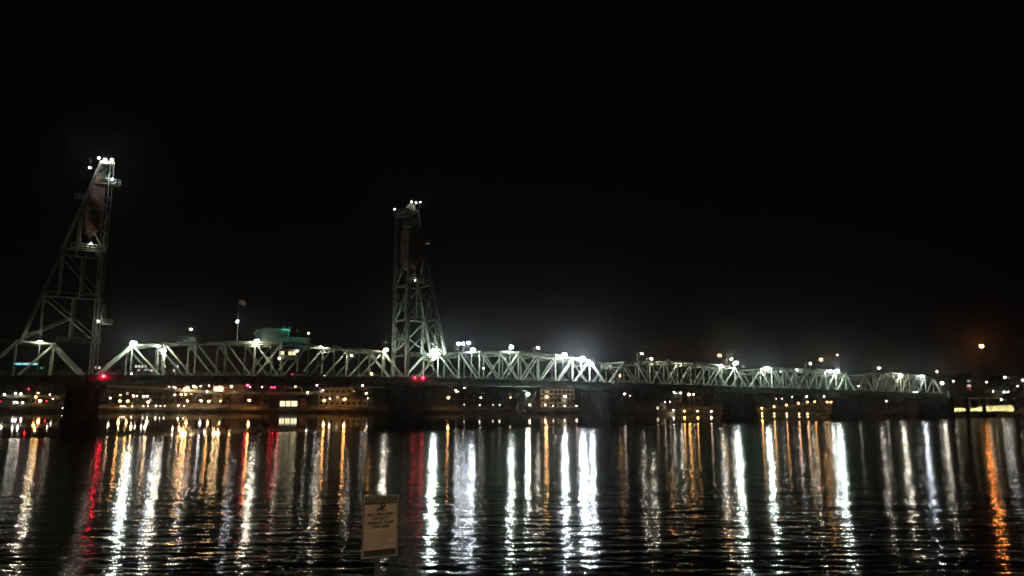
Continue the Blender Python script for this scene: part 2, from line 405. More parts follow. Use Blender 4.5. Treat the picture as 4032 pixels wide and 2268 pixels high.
# machinery house, cabin, catwalk and mast on the lift span
lift = span_obj[1][0]; T = lambda s: lerp(s, list(zip(span_obj[1][2], span_obj[1][1])))
m = MB(); z = T(40)+.35
m.box((35.8, 1.5, z), (42.6, 7.4, z+2.7)); m.prism([(35.5, z+2.7), (42.9, z+2.7), (42.4, z+3.3), (36, z+3.3)], 1.2, 7.7)
mh = m.build("machinery_house", surf("teal_painted_metal", (.06, .10, .09), .6, .2, 2), lift)
m = MB()
for k in range(3): m.box((40.0+k*.75, 1.46, z+.9), (40.45+k*.75, 1.5, z+2.0))
m.build("window", GLASS, mh)
m = MB(); m.box((42.6, .8, z-.05), (47.6, 2.4, z+.1)); m.box((42.7, .8, z-.9), (47.5, .9, z-.08))
for zz in (.6, 1.2):
    m.beam((42.6, .8, z+zz), (47.6, .8, z+zz), .09, .1); m.beam((42.6, 2.4, z+zz), (47.6, 2.4, z+zz), .07, .08)
for k in range(5): m.box((42.62+k*1.22, .76, z), (42.7+k*1.22, .84, z+1.25)); m.box((42.62+k*1.22, 2.36, z), (42.7+k*1.22, 2.44, z+1.25))
m.build("catwalk", surf("teal_catwalk", (.25, .42, .38), .6, .2, 2), lift)
m = MB(); z2 = T(18)+.3; m.box((16.4, .2, z2), (20.4, 1.6, z2+.12)); m.box((18.9, .25, z2+.1), (20.2, .95, z2+1.05)); m.box((17.7, .25, z2+.1), (18.5, .8, z2+.6))
for zz in (.6, 1.2): m.beam((16.4, .2, z2+zz), (20.4, .2, z2+zz), .08, .1)
for k in range(5): m.box((16.4+k*.98, .16, z2), (16.48+k*.98, .24, z2+1.25))
m.build("service_platform", STEEL, lift)
zc = T(42)-4.1
m = MB(); m.box((39.6, -1.6, zc), (44.6, -.4, zc+.15)); m.box((39.6, -1.5, zc+2.45), (44.6, -.4, zc+2.6)); m.box((39.7, -.5, zc+.15), (44.5, -.45, zc+2.45))
m.box((39.7, -1.5, zc+.15), (44.5, -1.45, zc+1.1)); m.box((39.7, -1.5, zc+2.0), (44.5, -1.45, zc+2.45))
for k in range(6): m.box((39.7+k*.94, -1.51, zc+1.1), (39.8+k*.94, -1.43, zc+2.0))
cab = m.build("operator_cabin", DSTEEL, lift)
for k, on in enumerate((1, 0, 1, 1, 0)):
    m = MB(); m.box((39.82+k*.94, -1.49, zc+1.12), (40.62+k*.94, -1.46, zc+1.98)); m.build("window", emit((1, .82, .5), 1.1) if on else GLASS, cab)
m = MB()
for zz in (0, .55): m.beam((28.5, -.5, T(32)-1.0+zz), (37.5, -.5, T(32)-1.0+zz), .09, .1)
for k in range(7): m.box((28.5+k*1.5, -.54, T(32)-1.0), (28.58+k*1.5, -.46, T(32)-.45))
m.build("handrail", STEEL, lift)

# flag and mast on the lift span
fp = onb(936, 1268, 1.5); mastroot = empty("flagpole", b2w((fp[0], 1.5, T(fp[0])+.2)), BTH, label="thin flagpole with striped flag on top of the lift span", cat="flagpole")
ht = 30.0 - (T(fp[0])+.2)
MB().tube((0, 0, 0), (0, 0, ht), .09, .05).build("pole", POLE, mastroot)
fl = MB(); nx = 10
for i in range(nx+1):
    for j in range(8): fl.v.append((.05+i*.17, .22*math.sin(i*.9)+.02*j, ht-1.25+j*.17-(i*i)*.004))
for i in range(nx):
    for j in range(7): fl.f.append((i*8+j, (i+1)*8+j, (i+1)*8+j+1, i*8+j+1))
fm, t, b = nodes_mat("flag_cloth"); tc = t.nodes.new("ShaderNodeTexCoord"); wv = t.nodes.new("ShaderNodeTexWave"); wv.bands_direction = 'Z'; wv.inputs["Scale"].default_value = 1.2
t.links.new(tc.outputs["Object"], wv.inputs["Vector"]); cr = t.nodes.new("ShaderNodeValToRGB"); cr.color_ramp.elements[0].color = (.4, .08, .07, 1); cr.color_ramp.elements[1].color = (.7, .68, .64, 1); cr.color_ramp.interpolation = 'CONSTANT'; cr.color_ramp.elements[1].position = .5
t.links.new(wv.outputs["Fac"], cr.inputs[0]); t.links.new(cr.outputs[0], b.inputs["Base Color"])
fo = fl.build("flag", fm, mastroot); so = fo.modifiers.new("thick", 'SOLIDIFY'); so.thickness = .02

# ---------------------------------------------------------------- lamps
WARM = (1.0, .90, .70); GW = (.86, 1.0, .90); COOL = (.86, .92, 1.0); OR = (1.0, .40, .09); RED = (1.0, .012, .035); YE = (1.0, .70, .25); TEAL = (.12, 1.0, .72)
LAMP = 4.0
def lens(m_parent, c, r, col, I, flat=.75):
    MB().ball(c, r, sz=flat).build("lamp_lens", emit(col, LAMP*I/(math.pi*r*r)), m_parent)
def bridge_lamp(x, y, n, r, col, I, label, cat="street lamp", name="bridge_lamp", group="white lamps along the bridge"):
    v = onb(x, y, n); s = v[0]; sd = -1 if n < BW/2 else 1; tn = 0 if n < BW/2 else BW
    deck = dh(s)
    e = empty(name, b2w((s, tn+sd*.35, deck+1.2)), BTH, label=label, cat=cat, group=group)
    hh = v[2]-(deck+1.2); yy = n-(tn+sd*.35)
    p = MB(); p.tube((0, 0, 0), (0, 0, hh+.35), .10, .07); p.build("pole", POLE, e)
    p = MB(); p.tube((0, 0, hh+.3), (0, yy, hh+r*.75+.1), .05); p.build("arm", POLE, e)
    p = MB(); p.prism([(-r*.9, hh+r*.55), (r*.9, hh+r*.55), (r*.5, hh+r*.95), (-r*.5, hh+r*.95)], yy-r*.8, yy+r*.8); p.build("lamp_housing", POLE, e)
    lens(e, (0, yy, hh), r, col, I, .62)
    return e
N0 = -1.2
for x, y, n, r, col, I, lab in [
    (158, 1346, N0, .34, WARM, 16, "warm white lamp left of the left tower, leftmost on the bridge"),
    (526, 1352, N0, .50, GW, 60, "brilliant greenish white lamp at the left peak of the lift span"),
    (622, 1362, BW-2.0, .28, COOL, 14, "small bluish lamp just left of a brighter one on the lift span"),
    (643, 1380, N0, .40, WARM, 34, "bright yellowish lamp on the lift span, second from the left tower"),
    (1012, 1343, N0, .42, WARM, 36, "bright warm lamp at the middle of the lift span"),
    (1264, 1365, BW-2.0, .34, WARM, 16, "round warm white lamp right of the operator cabin"),
    (1384, 1399, BW-2.0, .28, WARM, 10, "small warm lamp between the cabin and the right tower, lower one"),
    (1520, 1378, N0, .42, WARM, 36, "bright lamp at the right peak of the lift span"),
    (1711, 1383, N0, .62, GW, 130, "largest brilliant lamp at the foot of the right tower"),
    (1863, 1377, N0, .44, COOL, 42, "bright lamp below the cluster of three floodlights"),
    (2014, 1367, N0, .46, GW, 60, "big lamp at the middle of the first span after the right tower"),
    (2118, 1370, BW-2.0, .30, WARM, 10, "small warm lamp on a curved arm right of the big middle one"),
    (2190, 1397, BW-2.0, .26, WARM, 8, "tiny lamp on an arm left of a bright pair"),
    (2223, 1397, N0, .48, COOL, 150, "bright bluish lamp two before the end of the first fixed span"),
    (2294, 1414, N0, .62, COOL, 230, "huge white lamp near the end of the first fixed span"),
    (2329, 1435, N0, .44, COOL, 80, "lower bright lamp just right of the huge white one"),
    (2528, 1393, BW-2.0, .28, WARM, 9, "small lamp above the arched start of the second fixed span"),
    (2565, 1413, BW-2.0, .36, WARM, 22, "round white lamp above the second fixed span near its start"),
    (2680, 1432, BW-2.0, .38, WARM, 24, "white lamp at the middle of the second fixed span"),
    (2838, 1440, N0, .30, GW, 14, "pale lamp at a truss joint under the tall orange lamp"),
    (2897, 1430, N0, .58, GW, 100, "brilliant lamp at the end of the second fixed span"),
    (2879, 1414, BW-2.0, .30, WARM, 12, "small lamp touching the left of a brilliant one"),
    (3019, 1451, N0, .58, GW, 100, "brilliant lamp at the start of the third fixed span"),
    (3191, 1432, BW-2.0, .30, WARM, 14, "small high lamp over the right half of the third span"),
    (3271, 1462, N0, .42, GW, 36, "left lamp of the bright pair on the third span"),
    (3295, 1462, N0, .60, GW, 110, "right, bigger lamp of the bright pair on the third span"),
    (3461, 1449, BW-2.0, .40, WARM, 16, "lamp above the peak of the farthest truss span"),
    (3546, 1478, N0, .50, WARM, 46, "left lamp inside the farthest truss span"),
    (3632, 1482, N0, .50, COOL, 40, "bluish lamp inside the farthest truss span"),
    (3710, 1508, N0, .46, WARM, 24, "lamp on a short pole at the far end of the bridge"),
    (3073, 1462, BW-2.0, .24, COOL, 5, "tiny lamp in the left of the third span"),
    (3137, 1456, BW-2.0, .30, COOL, 8, "tiny bluish lamp in the middle of the third span")]:
    bridge_lamp(x, y, n, r*(1.4 if I > 30 else 1.15), col, I*(1.5 if x < 1600 else 2.0), lab)
for k, (x, y) in enumerate([(1806, 1353), (1825, 1353), (1846, 1350)]):
    v = onb(x, y, BW+1); e = empty("floodlight", b2w((v[0], v[1], T(60)+1.0)), BTH, label="%s white floodlight of the close cluster of three above the truss" % ("left", "middle", "right")[k], cat="floodlight", group="three floodlights above the first fixed span")
    hh = v[2]-(T(60)+1.0); MB().tube((0, 0, 0), (0, 0, hh), .06).build("pole", POLE, e)
    p = MB(); p.box((-.4, .3, hh-.35), (.4, .6, hh+.35)); p.build("lamp_housing", POLE, e); lens(e, (0, 0, hh), .40, COOL, 28)
# lamp hung under the deck
v = onb(2078, 1552, 2.0); e = empty("work_lamp", b2w((v[0], 2.0, dh(v[0])-1.2)), BTH, label="brilliant greenish lamp hanging below the deck of the first fixed span", cat="lamp")
hh = v[2]-(dh(v[0])-1.2); MB().tube((0, 0, 0), (0, 0, hh+.3), .05).build("hanger", POLE, e); MB().tube((0, 0, hh+.25), (0, 0, hh+.5), .5, .15).build("lamp_housing", POLE, e); lens(e, (0, 0, hh), .46, GW, 110)
# flood lamps on the tower tops
def top_flood(x, y, n, lab, I=3.0, s_fix=None):
    v = onb(x, y, n); e = empty("tower_floodlight", b2w((v[0], n, TOP-.1)), BTH, label=lab, cat="floodlight", group="floodlights on the tower tops")
    hh = v[2]-(TOP-.1); MB().tube((0, .3, min(0, hh-.1)), (0, .3, max(hh, .2)), .05).build("bracket", POLE, e)
    p = MB(); p.prism([(-.42, hh+.1), (.42, hh+.1), (.25, hh+.42), (-.25, hh+.42)], -.3, .4); p.build("lamp_housing", POLE, e)
    lens(e, (0, 0, hh), .19, (1, .95, .88), I*.8, .6)
for k, (x, y, nm) in enumerate([(354, 661, "low outer"), (389, 622, "left upper"), (414, 627, "middle upper"), (441, 629, "right upper")]):
    top_flood(x, y, -.8, "white floodlight on top of the left tower, %s one" % nm, 6.5)
for k, (x, y, nm) in enumerate([(1554, 824, "far left"), (1621, 795, "left of the top pair"), (1638, 798, "right of the top pair"), (1655, 796, "dim rightmost")]):
    top_flood(x, y, BW+.5 if k == 0 else -.6, "small floodlight on top of the right tower, %s" % nm, (1.5, 3.5, 3.5, .8)[k])
# small fixed lamps on the bridge steelwork
def spot(x, y, n, r, col, I, label, name="marker_light", cat="light", group=None):
    v = onb(x, y, n); e = empty(name, b2w(v), BTH, label=label, cat=cat, group=group)
    MB().tube((0, .2, -.1), (0, .2+r, -.1), r*.8, r*.8).build("lamp_housing", POLE, e); lens(e, (0, 0, 0), r, col, I, 1); return e
spot(408, 1481, -2.95, .30, RED, 5, "red navigation light at the foot of the left tower", "navigation_light", "navigation light", "red navigation lights")
spot(1665, 1488, -2.95, .32, RED, 3, "bright red navigation light at the foot of the right tower", "navigation_light", "navigation light", "red navigation lights")
spot(1634, 1487, -2.95, .15, RED, 2, "faint small red light left of the brighter one by the right tower", "navigation_light", "navigation light", "red navigation lights")
spot(935, 1266, 0, .28, COOL, 5, "bluish white light at the foot of the flagpole")
spot(1215, 1312, 0, .16, WARM, 1.5, "tiny white light right of the teal catwalk")
spot(1170, 1382, -1.8, .14, WARM, 1.2, "tiny light at the right end of the operator cabin")
spot(1100, 1412, -1.8, .24, WARM, 3.0, "small white light below the operator cabin")
spot(752, 1296, -.6, .16, COOL, 6, "bluish white light on the small lit service platform")
for x, y, n, I, sz, lab in [(1118, 1287, .95, 4.5, .34, "shaded teal lamp lighting the machinery house wall"), (1140, 1290, .95, 5.0, .34, "shaded teal lamp at the right end of the machinery house"), (1172, 1302, .3, 3.0, .3, "shaded teal lamp over the catwalk rail")]:
    e = spot(x, y, n, .10, TEAL, I, lab, "wall_lamp", "lamp")
    MB().box((-sz, -.3, -sz), (sz, -.26, sz)).build("lamp_shade", DARK, e)
spot(387, 1265, -1.6, .12, WARM, 1.6, "tiny light beside the ladder on the left tower", "wall_lamp", "lamp")
spot(1635, 1104, -1.0, .10, WARM, .7, "tiny white light half way up the right tower")
spot(358, 958, -1.2, .10, WARM, 3, "tiny white light half way up the left tower")
spot(441, 706, -1.6, .14, COOL, 5, "small light on the outer platform high on the left tower")
spot(1463, 1472, BW+2, .3, OR, 3.5, "small orange light at deck level left of the right tower")
spot(1620, 1455, BW+2, .3, OR, 3.5, "small orange light behind the legs of the right tower")
spot(2442, 1479, BW+3, .34, OR, 6, "small orange light at deck level between the first two fixed spans")
spot(3380, 1521, N0, .16, WARM, 1.5, "tiny white light at the end of the third fixed span")
spot(1903, 1450, N0-.3, .14, WARM, 2, "tiny light low on a truss post below the bright lamp")

# ---------------------------------------------------------------- lamps on the far bank
def post_lamp(x, y, off, r, col, I, label, group, arm=0.0, cat="street lamp", name="street_lamp"):
    Y = bankY(x, off); p = px(x, y, Y); g = min(ground(off), p.z-1.0)
    e = empty(name, (p.x, p.y, g), 0, label=label, cat=cat, group=group); h = p.z-g
    m = MB(); m.tube((arm, .1, 0), (arm, .1, h+.2), .12, .08)
    if arm: m.tube((arm, .1, h+.2), (0, .1, h+.3+r), .06)
    m.build("pole", POLE, e)
    I *= (2.5 if x < 1500 else 1.6) if col[1] < .7 and col != RED else 1.3
    MB().tube((0, 0, h+r*.6), (0, 0, h+r*1.05), r*1.1, r*.4).build("lamp_housing", POLE, e)
    lens(e, (0, 0, h), r, col, I, .8)
def row(items, group, tmpl, off, **k):
    items = sorted(items, key=lambda i: i[0])
    for i, (x, y, r, col, I) in enumerate(items):
        post_lamp(x, y, off, r, col, I, tmpl % ORD[i], group, **k)
K = 1.0
row([(17, 1553, .5, WARM, 6), (62, 1549, .5, WARM, 6), (82, 1551, .6, WARM, 10), (150, 1548, .5, YE, 7), (197, 1554, .38, WARM, 4), (249, 1570, .38, WARM, 3.5)],
    "lamps on the upper ramp", "white lamp on the upper left ramp, %s from the left", 60)
row([(56, 1584, .5, WARM, 5), (68, 1584, .45, WARM, 5), (89, 1585, .55, WARM, 8), (208, 1571, .3, WARM, 1.6), (273, 1589, .48, YE, 7), (198, 1600, .32, WARM, 2.5)],
    "lamps under the upper ramp", "lamp below the upper left ramp, %s from the left", 35)
row([(141, 1563, .8, OR, 6), (158, 1578, 1.0, (1, .5, .14), 12)], "orange lamps at the ramp", "large orange lamp between the left ramps, %s from the left", 48)
row([(3, 1616, .35, YE, 3), (24, 1617, .25, WARM, 1), (128, 1609, .25, WARM, 1.2), (148, 1608, .25, WARM, 1.4), (188, 1608, .28, WARM, 2), (205, 1612, .4, YE, 4.5), (226, 1610, .35, YE, 4), (237, 1609, .28, WARM, 2), (247, 1607, .34, WARM, 3.5), (257, 1606, .34, WARM, 3.5), (280, 1603, .34, WARM, 3)],
    "small lamps along the lower left path", "small lamp in the curved row by the left shore, %s from the left", 6)
row([(113, 1531, .45, RED, 2.5), (1, 1580, .35, RED, 2.2), (183, 1579, .34, RED, 1.8)], "red lights on the left ramps", "red light among the ramps at the left edge, %s from the left", 62, cat="light", name="signal_light")
row([(434, 1567, .55, (1, .75, .45), 10), (475, 1555, .35, YE, 3), (525, 1559, .55, (1, .6, .25), 12), (540, 1559, .3, WARM, 2.5), (565, 1561, .42, WARM, 5), (579, 1560, .6, WARM, 8)],
    "upper lamps right of the left tower", "lamp in the upper row just right of the left pier, %s from the left", 30)
row([(472, 1579, .6, OR, 14), (503, 1579, .6, OR, 14), (583, 1583, .58, (1, .55, .2), 12), (738, 1579, .62, OR, 14), (792, 1578, .6, COOL, 16), (822, 1580, .6, OR, 14), (868, 1580, .3, YE, 2.5), (982, 1576, .66, OR, 26), (1093, 1576, .6, OR, 20)],
    "orange path lamps on the far bank", "lamp of the orange middle row under the lift span, %s from the left", 14)
row([(475, 1600, .22, WARM, .8), (483, 1600, .22, WARM, .8), (492, 1600, .22, WARM, .8), (520, 1600, .28, WARM, 1.2), (565, 1599, .24, WARM, 1), (582, 1599, .26, WARM, 1), (615, 1598, .36, WARM, 3.5), (632, 1598, .22, WARM, .7), (648, 1598, .22, WARM, .8), (703, 1597, .36, WARM, 3.5), (725, 1598, .24, WARM, 1)],
    "tiny lamps near the water under the lift span", "tiny lamp near the water under the lift span, %s from the left", 5)
row([(690, 1527, .34, WARM, 3), (728, 1531, .9, (1, .62, .28), 34), (741, 1528, .7, (1, .62, .28), 20), (763, 1521, .7, (1, .5, .2), 16), (790, 1521, .34, WARM, 3), (823, 1519, .36, WARM, 3), (815, 1541, .45, WARM, 5), (912, 1522, .7, (1, .5, .2), 18), (985, 1525, .28, WARM, 2), (1032, 1524, .28, WARM, 2), (1163, 1522, .42, YE, 4), (1212, 1545, .45, (1, .8, .55), 6)],
    "lamps along the elevated road", "lamp on the elevated road behind the lift span, %s from the left", 52)
row([(688, 1555, .4, WARM, 4), (714, 1553, .6, (1, .55, .2), 10), (731, 1553, .45, OR, 6)], "lamps under the elevated road", "lamp just under the brightest stretch of elevated road, %s from the left", 40)
row([(975, 1517, .7, RED, 34), (1070, 1525, .6, RED, 10), (1081, 1525, .6, RED, 10), (1102, 1511, .7, RED, 16)], "red signals on the elevated road", "red signal over the elevated road, %s from the left", 54, cat="signal", name="signal_light")
row([(1248, 1517, .48, COOL, 7), (1338, 1521, .48, COOL, 7), (1428, 1518, .48, COOL, 7)], "white lamps left of the right pier", "white lamp of the spaced three near the right pier, %s from the left", 50, arm=-.8)
row([(1272, 1537, .32, WARM, 2), (1300, 1570, .42, WARM, 4), (1442, 1549, .5, (1, .7, .4), 7), (1448, 1569, .24, WARM, 1)], "small lamps left of the right pier", "small lamp in the dark park left of the right pier, %s from the left", 24)
row([(1277, 1576, .66, OR, 22), (1357, 1572, .66, OR, 22), (1765, 1566, .62, OR, 20)], "strong orange lamps on either side of the right pier", "strong orange lamp by the right pier, %s from the left", 15)
row([(1794, 1537, .34, WARM, 3), (1797, 1542, .36, WARM, 3), (1805, 1541, .28, WARM, 2), (1829, 1527, .36, YE, 4), (1892, 1566, .38, WARM, 5), (2010, 1565, .38, YE, 5), (2309, 1562, .34, WARM, 3), (2460, 1551, .6, WARM, 7), (2481, 1559, .22, WARM, .8)],
    "scattered lamps under the first fixed span", "scattered small lamp under the first fixed span, %s from the left", 26)
row([(2153, 1563, .75, (1, .52, .16), 36), (2225, 1561, .66, WARM, 20)], "two tall lamps at the pale building", "tall lamp in front of the pale building, %s from the left", 16, cat="street lamp")
row([(1828, 1593, .2, WARM, .5), (1889, 1594, .24, WARM, .8), (1941, 1594, .2, WARM, .5), (1967, 1594, .24, WARM, .8), (2086, 1594, .42, (1, .6, .3), 7), (2147, 1595, .40, (1, .6, .3), 7), (2178, 1598, .2, WARM, .8), (2223, 1598, .3, WARM, 2), (2270, 1598, .3, (1, .6, .4), 2), (2314, 1597, .3, (1, .8, .6), 1.5)],
    "lamps along the sea wall", "small lamp on the lit sea wall, %s from the left", 4)
row([(2654, 1544, .38, GW, 4), (2663, 1549, .4, GW, 4), (2680, 1547, .5, GW, 7), (2713, 1553, .85, (1, .48, .14), 26), (2731, 1553, .5, (1, .85, .55), 8)],
    "lamps under the second fixed span", "lamp in the bright clump under the second fixed span, %s from the left", 18)
row([(2618, 1583, .28, WARM, 1.6), (2638, 1582, .28, WARM, 1.6)], "masthead lamps at the dock", "small lamp above the dock, %s from the left", 3)
row([(2633, 1420, .85, OR, 26), (2833, 1400, .85, OR, 30), (2847, 1443, .8, (1, .55, .25), 24), (3233, 1416, .8, OR, 22), (3297, 1397, .35, (1, .7, .5), 3)],
    "tall orange lamps behind the bridge", "tall orange lamp rising behind the bridge, %s from the left", 40, arm=.9)
row([(3865, 1363, 1.0, (1, .30, .06), 75)], "", "tall orange high mast lamp alone at the far right, %s", 12)
for o in [o for o in COL.objects if o.get('label', '').startswith("tall orange high mast")]: o['label'] = "tall solitary orange lamp on a mast at the far right"
row([(3689, 1463, .4, WARM, 6), (3754, 1501, .35, WARM, 4), (3885, 1504, .35, WARM, 4), (3957, 1486, .5, COOL, 9), (4028, 1496, .5, WARM, 8), (4006, 1520, .4, WARM, 4), (3953, 1543, .35, WARM, 4), (3971, 1543, .5, COOL, 8), (3943, 1573, .32, WARM, 3), (3780, 1553, .4, WARM, 7), (3910, 1541, .26, WARM, 1.5)],
    "lamps on the right bank", "small white lamp on the right bank, %s from the left", 30)
row([(3490, 1579, .32, WARM, 2), (3245, 1561, .36, WARM, 3), (3176, 1562, .4, WARM, 5), (3057, 1570, .2, WARM, .6), (3080, 1570, .2, WARM, .6), (3119, 1562, .24, WARM, .8)],
    "white lamps behind the gangway", "small white lamp above the gangway, %s from the left", 20)

# ---------------------------------------------------------------- floating dock, gangway
def shore_pt(x, off, z): 
    Y = bankY(x, off); return Vector(((x-2016)/F*Y*1.0, Y, z))
def strip(name, mat, pts, wd, th, **k):
    """a level or sloping walkway through world points"""
    m = MB()
    for a, b in zip(pts, pts[1:]): m.beam(a, b, wd, th)
    return tag(m.build(name, mat), **k)
def at(x, y, off): return px(x, y, bankY(x, off))
def dock_lamp(x, y, off, base, r, col, I, label, group):
    p = at(x, y, off); e = empty("dock_lamp", (p.x, p.y, base), 0, label=label, cat="lamp", group=group); h = max(.6, p.z-base)
    m = MB(); m.tube((0, .1, 0), (0, .1, h+.3), .07); m.build("post", POLE, e)
    MB().tube((0, 0, h+r*.7), (0, 0, h+r*1.1), r, r*.3).build("lamp_cap", POLE, e)
    lens(e, (0, 0, h), r, col, I*.6, .9)
for i, (x, y, col) in enumerate([(2695, 1619, OR), (2747, 1619, OR), (2801, 1620, (1, .7, .4)), (2857, 1619, OR)]):
    dock_lamp(x, y, -8, .3, .48, col, 14 if i != 2 else 8, "glowing lamp on the floating walk under the second span, %s from the left" % ORD[i], "lamps on the floating walk")
for i, x in enumerate((3001, 3049, 3098, 3147, 3180)):
    dock_lamp(x, 1636 if i < 2 else 1638, -2, .25, .40, (1, .6, .28), 5, "low lamp at the water below the gangway, %s from the left" % ORD[i], "low lamps at the waterline")
gang = [(3000, 1607), (3048, 1601), (3096, 1595), (3144, 1588), (3179, 1583), (3208, 1582), (3257, 1583), (3272, 1583), (3287, 1583)]
for i, (x, y) in enumerate(gang):
    p = at(x, y, 6); dock_lamp(x, y, 6, p.z-1.6, .46, OR, 11, "orange lamp on the gangway rail, %s from the left" % ORD[i], "orange gangway lamps")
def walk(name, pts, label, cat, rail=1.1, wd=3.0, mat=DECK, legs=True):
    e = empty(name, pts[0], 0, label=label, cat=cat); o = Vector(pts[0])
    m = MB()
    for a, b in zip(pts, pts[1:]): m.beam(a-o, b-o, wd, .35)
    m.build("deck", mat, e)
    for sgn in (-1, 1):
        m = MB()
        for a, b in zip(pts, pts[1:]):
            d = (b-a).normalized(); nn = Vector((-d.y, d.x, 0))*sgn*wd*.48
            for z in (.6, rail): m.beam(a-o+nn+Vector((0, 0, z)), b-o+nn+Vector((0, 0, z)), .06, .08)
            k = max(1, int((b-a).length/2.5))
            for j in range(k+1): q = a.lerp(b, j/k)-o+nn; m.box((q.x-.04, q.y-.04, q.z), (q.x+.04, q.y+.04, q.z+rail))
        m.build("railing", POLE, e)
    if legs:
        m = MB()
        for a, b in zip(pts, pts[1:]):
            k = max(1, int((b-a).length/14))
            for j in range(k+1): q = a.lerp(b, j/k)-o; m.tube((q.x, q.y, -o.z-2.5), (q.x, q.y, q.z-.1), .28)
        m.build("piles", CONC, e)
    return e
def gp(x, y, off, dz): p = at(x, y, off); p.z += dz; return p
walk("gangway", [gp(2985, 1609, 7, -1.6), gp(3144, 1588, 7, -1.6), gp(3180, 1583, 7, -1.6), gp(3300, 1583, 7, -1.6)], "sloping gangway with orange rail lamps beyond the third span", "gangway")
def wp(x, off, z): Y = bankY(x, off); p = px(x, 1600, Y); return Vector((p.x, p.y, z))
walk("floating_walkway", [wp(2665, -8, .35), wp(2900, -8, .35)], "low floating walkway with four glowing lamps under the second span", "walkway", legs=True)
walk("floating_dock", [wp(2970, -3, .3), wp(3220, -3, .3)], "low floating dock at the foot of the gangway", "dock", rail=.7)
# sea wall with lit coping
m = MB(); a, b = wp(2060, 3, 0), wp(2290, 3, 0)
m.beam(a+Vector((0, 0, 1.4)), b+Vector((0, 0, 1.4)), .8, 3.4); m.beam(a+Vector((0, 0, 3.35)), b+Vector((0, 0, 3.35)), 1.1, .4)
tag(m.build("sea_wall", CREAM), "pale low sea wall with small lamps in front of the building", "wall")

# boat at the dock
bp_ = wp(2622, -10, 0)
boat = empty("moored_boat", bp_, .1, label="small pale moored boat with mast left of the floating walk", cat="boat")
hull = MB(); sec = [(-5.2, .9, .25, 1.35), (-4.5, 1.35, -.2, 1.2), (-1, 1.6, -.35, 1.1), (2.5, 1.3, -.25, 1.2), (4.6, .5, .1, 1.5), (5.4, .06, .8, 1.7)]
for x, hw, zb, zt in sec: hull.v += [(x, -hw, zt), (x, -hw*.75, zb), (x, 0, zb-.15), (x, hw*.75, zb), (x, hw, zt)]
for i in range(5):
    for j in range(4): hull.f.append((i*5+j, (i+1)*5+j, (i+1)*5+j+1, i*5+j+1))
    hull.f.append((i*5+4, (i+1)*5+4, (i+1)*5, i*5))
hull.f.append((0, 1, 2, 3, 4)); hull.f.append((29, 28, 27, 26, 25))
hull.build("hull", surf("white_hull", (.7, .66, .58), .3, .1, 2), boat)
MB().box((-3.4, -1.0, 1.2), (.8, 1.0, 3.0)).build("cabin", CREAM, boat)
MB().tube((2.2, 0, 1.1), (2.2, 0, 6.4), .09, .05).build("mast", POLE, boat)
m = MB()
for s_ in (-1, 1):
    m.beam((-4.5, 1.3*s_, 1.9), (4.4, .6*s_, 2.1), .05, .05)
    for k in range(6): x = -4.5+k*1.78; m.beam((x, (1.35-.13*k)*s_, 1.2), (x, (1.3-.13*k)*s_, 1.95), .05, .05)
m.build("rail", POLE, boat)
lens_l = empty("boat_lamp", bp_+Vector((4.0, -1.6, 2.3)), 0, label="small white lamp hung at the bow of the moored boat", cat="lamp")
MB().tube((0, 0, .3), (0, 0, .45), .3, .1).build("lamp_cap", POLE, lens_l); lens(lens_l, (0, 0, 0), .28, WARM, 5)

# ---------------------------------------------------------------- elevated roads on the left bank
def viaduct(name, pts, label, wd=9, zcol=None):
    e = empty(name, pts[0], 0, label=label, cat="road viaduct"); o = Vector(pts[0])
    m = MB()
    for a, b in zip(pts, pts[1:]): m.beam(a-o, b-o, wd, .9)
    m.build("road_deck", ASPH, e)
    for sgn in (-1, 1):
        m = MB()
        for a, b in zip(pts, pts[1:]):
            d = (b-a).normalized(); nn = Vector((-d.y, d.x, 0))*sgn*(wd*.5+.16)
            m.beam(a-o+nn+Vector((0, 0, .35)), b-o+nn+Vector((0, 0, .35)), .3, 1.9)
        m.build("parapet", DECK, e)
    for a, b in zip(pts, pts[1:]):
        k = max(1, int((b-a).length/28))
        for j in range(k):
            q = a.lerp(b, (j+.5)/k)-o
            m = MB(); m.tube((q.x, q.y, -o.z+2), (q.x, q.y, q.z-1.4), .8, .8, 10); m.box((q.x-3.4, q.y-.7, q.z-1.5), (q.x+3.4, q.y+.7, q.z-.46)); m.build("column", CONC, e)
    return e
def ap(x, y, off): return at(x, y, off)
viaduct("highway_viaduct", [ap(440, 1522, 60), ap(680, 1534, 60), ap(860, 1549, 60), ap(1225, 1551, 60), ap(1520, 1528, 60)], "long elevated road behind the lift span", 11)
viaduct("highway_ramp", [ap(-350, 1556, 66), ap(60, 1562, 66), ap(215, 1563, 62), ap(262, 1569, 55)], "upper curved ramp at the left edge", 8)
viaduct("highway_ramp", [ap(-300, 1613, 18), ap(60, 1616, 17), ap(205, 1616, 15), ap(288, 1608, 22)], "lower curved ramp close to the left shore", 7)

# overhead sign gantry on the viaduct
g = ap(1188, 1549, 56); ga = empty("sign_gantry", g, 0, label="pale overhead gantry frame standing on the elevated road", cat="gantry")
gx = ap(1120, 1549, 56).x - g.x
m = MB(); m.box((-.25, -.25, 0), (.25, .25, 4.4)); m.build("post", POLE, ga)
m = MB(); m.box((gx, -.2, 3.6), (-.25, .2, 4.0)); m.build("beam", POLE, ga)
m = MB(); m.box((gx-.25, -.25, 0), (gx+.25, .25, 4.4)); m.build("post", POLE, ga)
m = MB(); m.box((gx*.8, -.4, 2.9), (gx*.35, -.22, 4.6)); m.build("sign_panel", DARK, ga)

